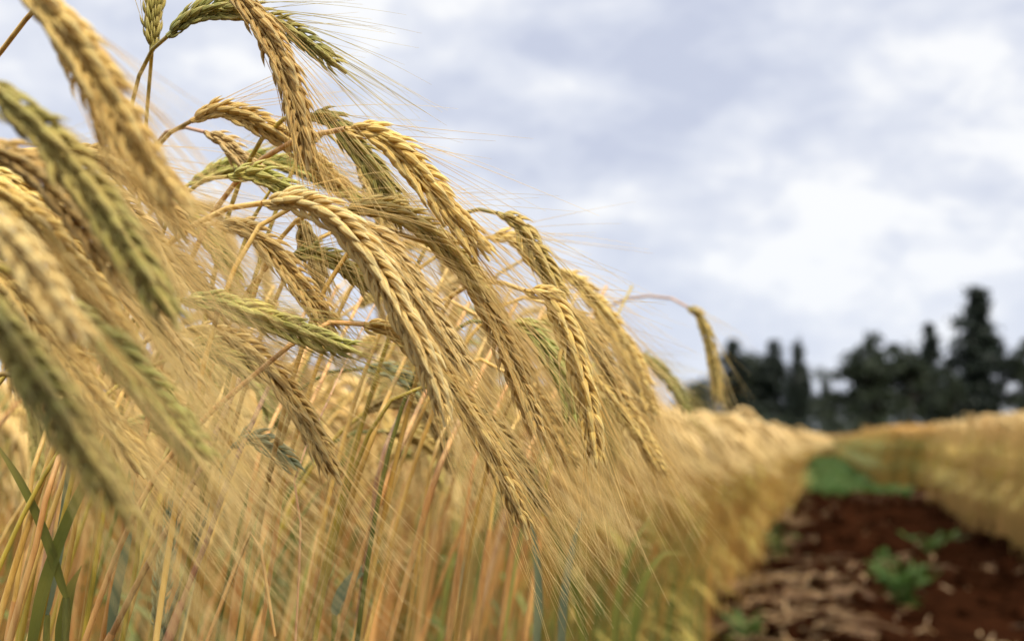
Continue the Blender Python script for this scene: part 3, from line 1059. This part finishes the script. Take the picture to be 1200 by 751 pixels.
hero('green-necked ear arching against the sky at the right shoulder of the crop', [(583, 250), (603, 258), (622, 284), (640, 316), (652, 346), (660, 378)], 0.625, 'olive', [(570, 246), (550, 246), (525, 255)], 'olive', 0.98, 0.06, roll=0.4)
hero('golden ear just behind the green-necked ear', [(574, 278), (596, 278), (620, 296), (642, 322), (662, 352)], 0.68, 'gold', None, 'straw', 0.98)
hero('sharp olive-brown ear hanging straight with a fan of beard', [(616, 341), (640, 346), (662, 382), (676, 424), (688, 470), (696, 520), (699, 552)], 0.60, 'gold', [(598, 334), (572, 328), (545, 330)], 'straw', 1.08, 0.06, roll=0.3)
hero('bright green ear tucked left of the sharp olive-brown ear', [(596, 378), (618, 384), (640, 408), (658, 438), (668, 472), (672, 500)], 0.655, 'green', None, 'green', 0.98, 0.055, roll=0.2)
hero('soft-focus golden ear arching down the outer right edge of the crop', [(650, 314), (676, 330), (704, 362), (728, 396), (746, 430), (758, 462), (768, 495)], 0.82, 'gold', None, 'straw', 1.08, roll=0.2)
hero('blurred golden ear low on the outer edge, tip turned down', [(690, 438), (715, 456), (740, 490), (762, 528), (778, 560)], 0.72, 'gold', None, 'straw', 1.0, 0.05)
hero('golden ear between the sharp olive-brown ear and the outer edge ear', [(655, 360), (678, 374), (700, 408), (718, 446), (732, 488)], 0.72, 'gold', None, 'straw', 1.02)
hero('blurred tan ear lying over the outer golden ear', [(690, 372), (712, 388), (734, 424), (752, 468), (766, 512)], 0.92, 'tan', None, 'straw', 1.05)
hero('lone brown ear drooping on a long thin arching stem, apart from the rest', [(806, 360), (818, 368), (828, 390), (835, 418), (839, 446), (841, 472)], 1.02, 'olive', [(795, 352), (770, 347), (742, 348), (715, 358), (690, 378), (655, 425)], 'pink', 0.98, 0.05, roll=0.3)
hero('blurred yellow-green ear below the lone drooping ear', [(738, 418), (758, 422), (778, 438), (795, 460), (808, 486)], 1.0, 'green', None, 'green', 1.0, 0.05)
hero('pale bluish green ear bent like a hook among the stems', [(274, 522), (290, 514), (308, 518), (328, 532), (346, 550)], 0.60, 'bluegreen', [(262, 535), (255, 565)], 'bluegreen', 0.85, 0.02, ripe=1.1)
hero('dark blue-green ear standing upright low among the stalks', [(186, 748), (187, 715), (191, 675), (198, 630), (205, 582)], 0.60, 'bluegreen', [(185, 765), (184, 800)], 'bluegreen', 0.75, 0.02, gx=0.02)
hero('dark olive ear hanging in shade left of the grey-tan ear', [(248, 425), (256, 440), (260, 462), (262, 485), (262, 510)], 0.74, 'olive', None, 'olive', 1.0, 0.045)
hero('green ear hanging in shade under the grey-tan ear', [(290, 440), (303, 452), (314, 472), (322, 500)], 0.74, 'green', None, 'green', 1.0, 0.04)
hero('olive ear running alongside the long golden ear, on its right', [(540, 470), (565, 488), (592, 522), (618, 562), (640, 604)], 0.625, 'olive', None, 'olive', 0.95, 0.06)
hero('faded green ear in the hollow right of the plump ear', [(425, 432), (450, 434), (476, 446), (500, 466)], 0.72, 'bluegreen', None, 'green', 0.95, 0.045)
hero('blurred green ear low under the plump ear tip', [(450, 505), (478, 508), (505, 524), (532, 548)], 0.82, 'olive', None, 'green', 1.0, 0.05)
hero('golden ear between the centre slanting ear and the green-necked ear', [(520, 300), (548, 322), (575, 360), (600, 402), (622, 450)], 0.66, 'gold', None, 'straw', 1.0)
hero('gold ear deep in the crop above the bowed orange stem', [(440, 290), (470, 320), (498, 362), (520, 405), (538, 450)], 0.64, 'gold', None, 'straw', 1.0)
hero('tan ear deep behind the sharp olive-brown ear', [(560, 370), (590, 400), (618, 445), (640, 495), (655, 540)], 0.72, 'tan', None, 'straw', 1.0)
hero('golden ear low between the long golden ear and the sharp olive-brown ear', [(600, 440), (628, 465), (654, 505), (676, 552)], 0.70, 'gold', None, 'straw', 0.98)

# foreground, out of focus
hero('large blurred golden ear falling from the top left corner', [(15, -30), (55, 10), (95, 60), (132, 120), (165, 178), (198, 222), (228, 252)], 0.355, 'gold', None, 'straw', 1.02, 0.055, roll=0.3)
hero('second blurred golden ear under the large one in the top left corner', [(40, -10), (76, 40), (108, 100), (130, 150), (146, 198)], 0.385, 'gold', None, 'straw', 0.98, 0.06)
hero('blurred dark green ear with bright upper husks crossing the left edge', [(-22, 92), (20, 128), (66, 172), (108, 226), (146, 284), (180, 340), (210, 388)], 0.350, 'ripening', None, 'olive', 1.05, 0.055, roll=0.5)
hero('blurred brown-gold ear directly below the dark green ear', [(-25, 165), (30, 192), (78, 236), (120, 290), (155, 345)], 0.385, 'gold', None, 'straw', 1.0)
hero('very blurred pinkish tan ear at the left edge', [(-40, 225), (0, 268), (38, 318), (72, 366), (100, 405)], 0.30, 'tan', None, 'straw', 0.85)
hero('strongly blurred green and cream ear in the lower left', [(-30, 335), (10, 392), (52, 455), (92, 516), (128, 572), (152, 622)], 0.315, 'ripening', None, 'olive', 1.0, 0.07, roll=0.6)
hero('blurred yellow-green ear slanting between the left edge and the level green ear', [(70, 350), (115, 392), (160, 440), (202, 490), (245, 545)], 0.375, 'ripening', None, 'olive', 0.95, 0.07)
hero('blurred straw-coloured ear behind the pinkish tan ear', [(-30, 205), (30, 250), (80, 310), (125, 372), (165, 430)], 0.40, 'gold', None, 'straw', 1.0)
hero('blurred golden ear above the second one in the top left, tip behind it', [(60, 175), (105, 182), (150, 205), (190, 240), (220, 285)], 0.50, 'gold', None, 'straw', 1.0)
hero('olive ear half seen through the beards left of the pale yellow ear', [(150, 215), (190, 228), (226, 255), (256, 294), (280, 335)], 0.62, 'ripening', None, 'olive', 1.0)
hero('golden ear in the haze of beards above the level green ear', [(120, 265), (165, 280), (205, 305), (240, 342), (268, 380)], 0.58, 'gold', None, 'straw', 1.0)

hero('blurred pale gold ear low at the left edge, above the green and cream ear', [(-40, 285), (5, 330), (52, 390), (96, 448), (135, 505)], 0.43, 'gold', None, 'straw', 1.0, 0.07)
hero('dim golden ear in the beards between the dark green ear and the level green ear', [(95, 300), (135, 325), (172, 362), (205, 408), (230, 455)], 0.50, 'tan', None, 'straw', 1.0, 0.07)
hero('golden ear close to the left edge just under the brown-gold ear', [(-30, 190), (20, 222), (66, 268), (104, 320), (134, 372)], 0.47, 'gold', None, 'straw', 1.0, 0.07)
hero('yellow-green ear behind the blurred yellow-green one, lower and sharper', [(120, 420), (160, 440), (198, 478), (228, 524)], 0.52, 'ripening', None, 'olive', 0.95, 0.06)
hero('golden ear just left of the grey-tan ear, tip among the stalks', [(60, 450), (100, 468), (140, 510), (170, 560)], 0.50, 'gold', None, 'straw', 0.95, 0.06)
hero('tan ear under the second blurred golden ear near the dark green one', [(70, 205), (118, 220), (160, 258), (192, 305), (212, 350)], 0.54, 'tan', None, 'straw', 1.0, 0.07)

# ------------------------------------------------------------------ stalks and leaves traced low in the picture


def stalk(label, pts, z, col, r, name='rye_stalk', leaf=None, cat='stalk', sheath=None):
    if len(pts) == 4:
        x, y = pts[0]
        pts = [(x + 95, y - 205), (x + 62, y - 140), (x + 30, y - 70)] + list(pts)
        P = [at(a, b, z + dz) for (a, b), dz in zip(pts, (0.10, 0.07, 0.03, 0, 0, 0, 0))]
    else:
        P = [at(a, b, z) for a, b in pts]
    top = spline(P, 40)
    e = top[-1]
    d = nrm(top[-1] - top[-3])
    t = e[2] / max(0.25, -d[2])
    g = e + d * t * 0.7
    g = np.array([g[0], g[1], 0.0])
    tail = bez(e, e + d * 0.15, g + UP * e[2] * 0.5, g, 40)
    SC = np.concatenate([top, tail[1:]])
    if sheath:
        sheath = (sheath[0] + 0.14, sheath[1] + 0.18, sheath[2])
    root = empty(name, tuple(g), label, cat, 'bare stalks low in the crop')
    loc = g
    link('stem', stem_mesh(SC - loc, col, r * 0.45, r * 0.86, (0.12 + rng.random() * 0.2, 0.6)), root)
    full = SC - loc
    if sheath:
        link('leaf_sheath', sheath_mesh(full, sheath[0], sheath[1], sheath[2], r * 0.96, 1.05), root)
    if leaf:
        p = resample(full, 100)[int(leaf[0] * 99)]
        link('leaf_blade', leaf_mesh(droop_leaf(p, C_R * leaf[1] + C_F * leaf[2], leaf[3], leaf[4]), C_F + UP * .2, 0.005, leaf[5]), root)
    return root


def blade(label, pts, z, color, width):
    P = [at(x, y, z) for x, y in pts]
    C = spline(P, 40)
    e = C[0]
    g = np.array([e[0] - C_R[0] * 0.03, e[1] - C_R[1] * 0.03, 0.0])
    st = bez(e, e - UP * 0.15, g + UP * e[2] * 0.5, g, 40)
    root = empty('rye_tiller', tuple(g), label, 'leafy tiller', 'leafy tillers low in the crop')
    link('stem', stem_mesh(st - g, 'green' if color != 'dry' else 'orange', 0.0014, 0.0021), root)
    view = nrm(C[20] - C_P)
    link('leaf_blade', leaf_mesh(C - g, np.cross(nrm(C[-1] - C[0]), view) + view * 0.5, width * 0.72, color), root)


stalk('dry straw snapped and folded over into an upside-down V', [(322, 745), (313, 690), (301, 616), (297, 616), (270, 680), (245, 745)], 0.56, 'orange', 0.0015)
stalk('thick orange-brown straw leaning right, longest bare stalk at the bottom', [(345, 470), (322, 540), (296, 610), (270, 680), (240, 760)], 0.60, 'straw', 0.0022, sheath=(0.10, 0.22, 'orange'))
stalk('pinkish dry sheath on a straw near the bottom left corner', [(60, 560), (42, 640), (24, 700), (8, 760)], 0.55, 'orange', 0.0023, sheath=(0.06, 0.20, 'pink'))
stalk('yellow straw rising behind the pinkish sheath', [(118, 520), (84, 600), (56, 680), (30, 760)], 0.58, 'straw', 0.0020)
stalk('orange straw crossing behind the strongly blurred ear', [(230, 560), (190, 630), (152, 700), (118, 770)], 0.57, 'orange', 0.0023, sheath=(0.05, 0.2, 'orange'))
stalk('olive straw with a swollen joint left of the upright blue-green ear', [(165, 600), (160, 660), (150, 710), (140, 770)], 0.60, 'olive', 0.0019)
stalk('tan straw right of the upright blue-green ear', [(268, 560), (240, 640), (215, 700), (190, 770)], 0.58, 'pink', 0.0021, sheath=(0.04, 0.18, 'pink'))
stalk('rusty straw in the middle of the stalks', [(455, 560), (430, 630), (408, 700), (390, 770)], 0.66, 'orange', 0.0024)
stalk('golden straw leaning over the rusty one', [(440, 500), (410, 590), (385, 670), (352, 770)], 0.64, 'straw', 0.0022)
stalk('broad orange straw right of the rusty one', [(510, 560), (490, 630), (470, 700), (452, 770)], 0.70, 'orange', 0.0027)
stalk('thin dark brown broken stalk hanging among the left stalks', [(345, 560), (352, 610), (350, 680), (345, 770)], 0.60, 'pink', 0.0009)
for (x, k, z) in ((365, 'straw', .68), (530, 'orange', .78), (560, 'straw', .80), (590, 'orange', .85), (100, 'straw', .62), (15, 'straw', .6), (480, 'straw', .74), (420, 'pink', .72), (310, 'orange', .66), (620, 'olive', .85), (200, 'straw', .68), (275, 'orange', .7)):
    stalk('upright %s-coloured stalk standing in the row of lower stems' % ('amber' if k == 'orange' else 'rosy' if k == 'pink' else k), [(x + 26, 540), (x + 14, 620), (x + 4, 690), (x - 8, 770)], z, k, rng.uniform(0.0018, 0.0025), sheath=(0.05, 0.2, 'orange') if rng.random() < .6 else None)
blade('long upright dark green blade near the left edge', [(35, 770), (52, 690), (80, 610), (110, 545), (132, 488)], 0.56, 'green', 0.0040)
blade('blue-green blade crossing the left stalks', [(55, 720), (70, 640), (78, 580), (82, 520)], 0.60, 'bluegreen', 0.0032)
blade('short broad green blade low on the left', [(72, 770), (76, 730), (84, 690), (96, 662)], 0.58, 'green', 0.0048)
blade('slate-green blade standing beside the olive straw', [(128, 770), (136, 700), (150, 630), (158, 560)], 0.62, 'bluegreen', 0.0034)
blade('green blade leaning left from the bottom edge', [(78, 700), (52, 622), (22, 560), (-15, 505)], 0.56, 'green', 0.0030)
blade('pale blue-green blade tip catching light between the straws', [(392, 720), (402, 695), (420, 672), (446, 656)], 0.72, 'bluegreen', 0.0050)
blade('soft green blade under the long golden ear', [(658, 770), (662, 700), (672, 640), (684, 596)], 0.78, 'bluegreen', 0.0040)
blade('dim green blade beside the soft green blade', [(690, 770), (676, 700), (656, 640), (640, 600)], 0.85, 'green', 0.0045)
blade('dusky blue-green blade in the middle of the stalks', [(628, 770), (632, 700), (628, 640), (618, 590)], 0.82, 'bluegreen', 0.0040)
blade('dull green blade right of the stalks', [(720, 770), (726, 700), (742, 640), (766, 600)], 1.0, 'green', 0.0050)
blade('green blade folding over at the right end of the stalks', [(740, 770), (752, 690), (776, 650), (806, 650)], 1.2, 'green', 0.0055)

# ------------------------------------------------------------------ rye plants filling the crop behind: prototypes and copies
ENV_X = [-400, 0, 150, 230, 420, 480, 560, 620, 690, 740, 780, 830]
ENV_Y = [150, 180, 190, 165, 190, 235, 300, 345, 400, 450, 500, 505]


def proto(i, color, scol, h, arch, lcol, ear_l, label):
    r = np.random.default_rng(900 + i)
    root = empty('rye_plant', (0, 0, -5), label, 'rye plant', 'rye plants filling the crop behind')
    lean = 0.10 + 0.10 * r.random()
    top = np.array([lean, 0, h])
    ang = R(20 + 15 * r.random())
    d0 = np.array([math.cos(ang), 0.12 * r.normal(), math.sin(ang)])
    ex = ear_l * (0.62 - 0.25 * arch)
    ez = -ear_l * (0.35 + 0.5 * arch)
    tip = top + np.array([ex, 0.02 * r.normal(), ez])
    C = bez(top, top + d0 * ear_l * 0.35, top + np.array([ex * 0.85, 0, ear_l * 0.05]), tip, 64)
    SC = bez(top, top - d0 * 0.12, np.array([0.01, 0, h * 0.62]), np.zeros(3), 60)
    hint = nrm(np.array([0.3 * r.normal(), 0.5 * r.normal(), 1.0]))
    em, am = ear_meshes(C, hint, color, 1.0, 0.062, np.array([0.4, 0, -0.2]), awn_share=0.42)
    eo = link('ear', em, root)
    link('awns', am, eo)
    link('stem', stem_mesh(SC, scol, 0.001, 0.0018), root)
    full = resample(SC, 100)
    for q in range(2):
        k = int(100 * (0.18 + 0.2 * q + 0.08 * r.random()))
        a = r.uniform(-1.2, 1.2)
        lo = link('leaf_blade', leaf_mesh(droop_leaf(full[k], (math.cos(a) * .5, math.sin(a) * .5, 0.8), 0.10 + 0.09 * r.random(), 0.05 + 0.3 * r.random()), np.array([0.2, 1, 0.2]), 0.0024 + 0.0014 * r.random(), lcol), root)
        link('leaf_sheath', sheath_mesh(full, k / 100, min(0.95, k / 100 + 0.16), 'orange' if lcol == 'dry' else 'green', 0.0023), lo)
    pts = np.concatenate([C, SC[:20]])
    return root, pts


PROTOS = []
kinds = [('ripening', 'straw', 'dry'), ('gold', 'orange', 'dry'), ('tan', 'straw', 'dry'), ('olive', 'olive', 'green'), ('gold', 'straw', 'green'), ('green', 'green', 'green'),
         ('tan', 'orange', 'dry'), ('gold', 'olive', 'dry'), ('olive', 'straw', 'bluegreen'), ('gold', 'orange', 'dry')]
LAB = {'ripening': 'half-green ear', 'gold': 'golden ear', 'tan': 'tan ear', 'olive': 'olive ear', 'green': 'green ear'}
SLAB = {'straw': 'yellow straw stem', 'orange': 'orange-brown stem', 'olive': 'olive stem', 'green': 'green stem'}
LLAB = {'dry': 'dry', 'green': 'green', 'bluegreen': 'blue-green'}
for i, (c, s, l) in enumerate(kinds):
    PROTOS.append(proto(i, c, s, 0.92 + 0.03 * (i % 3), (i * 0.37) % 1.0, l, 0.085 + 0.012 * (i % 3),
                        'rye deep in the crop with %s, %s and %s leaves' % (LAB[c], SLAB[s], LLAB[l])))


def copy_tree(o, parent=None):
    c = o.copy()
    COL.objects.link(c)
    c.parent = parent
    for ch in o.children:
        copy_tree(ch, c)
    return c


base_rot = math.atan2(C_R[1], C_R[0])
placed, tries = 0, 0
used = set()
while placed < 232 and tries < 30000:
    tries += 1
    y = 0.5 + 2.1 * rng.random() ** 0.8
    edge = np.interp(y, [0.5, 1.0, 2.6], [-0.26, -0.34, -0.52])
    x = edge - rng.random() ** 1.4 * (0.35 + 0.62 * y)
    ki = int(rng.integers(0, len(PROTOS)))
    root, pts = PROTOS[ki]
    rot = base_rot + rng.normal(0.05, 0.38)
    c, s = math.cos(rot), math.sin(rot)
    sc = rng.uniform(0.95, 1.10)
    okp = False
    for _ in range(9):
        W = np.stack([pts[:, 0] * c - pts[:, 1] * s, pts[:, 0] * s + pts[:, 1] * c, pts[:, 2]], 1) * sc + np.array([x, y, 0])
        X, Y, Z = proj(W)
        if Z.min() < 0.67 or X.min() > 800 or (X.max() > 560 and Z.min() < 0.85):
            break
        if X.max() < -60:
            break
        if (Y - np.interp(X, ENV_X, ENV_Y)).min() > 0:
            okp = True
            break
        sc *= 0.975
    if not okp or sc < 0.80:
        continue
    o = root if ki not in used else copy_tree(root)
    used.add(ki)
    o.location = (x, y, 0)
    o.rotation_euler = (0, 0, rot)
    o.scale = (sc, sc, sc)
    placed += 1
print('fillers placed', placed, 'tries', tries, 'heroes', hero_n)
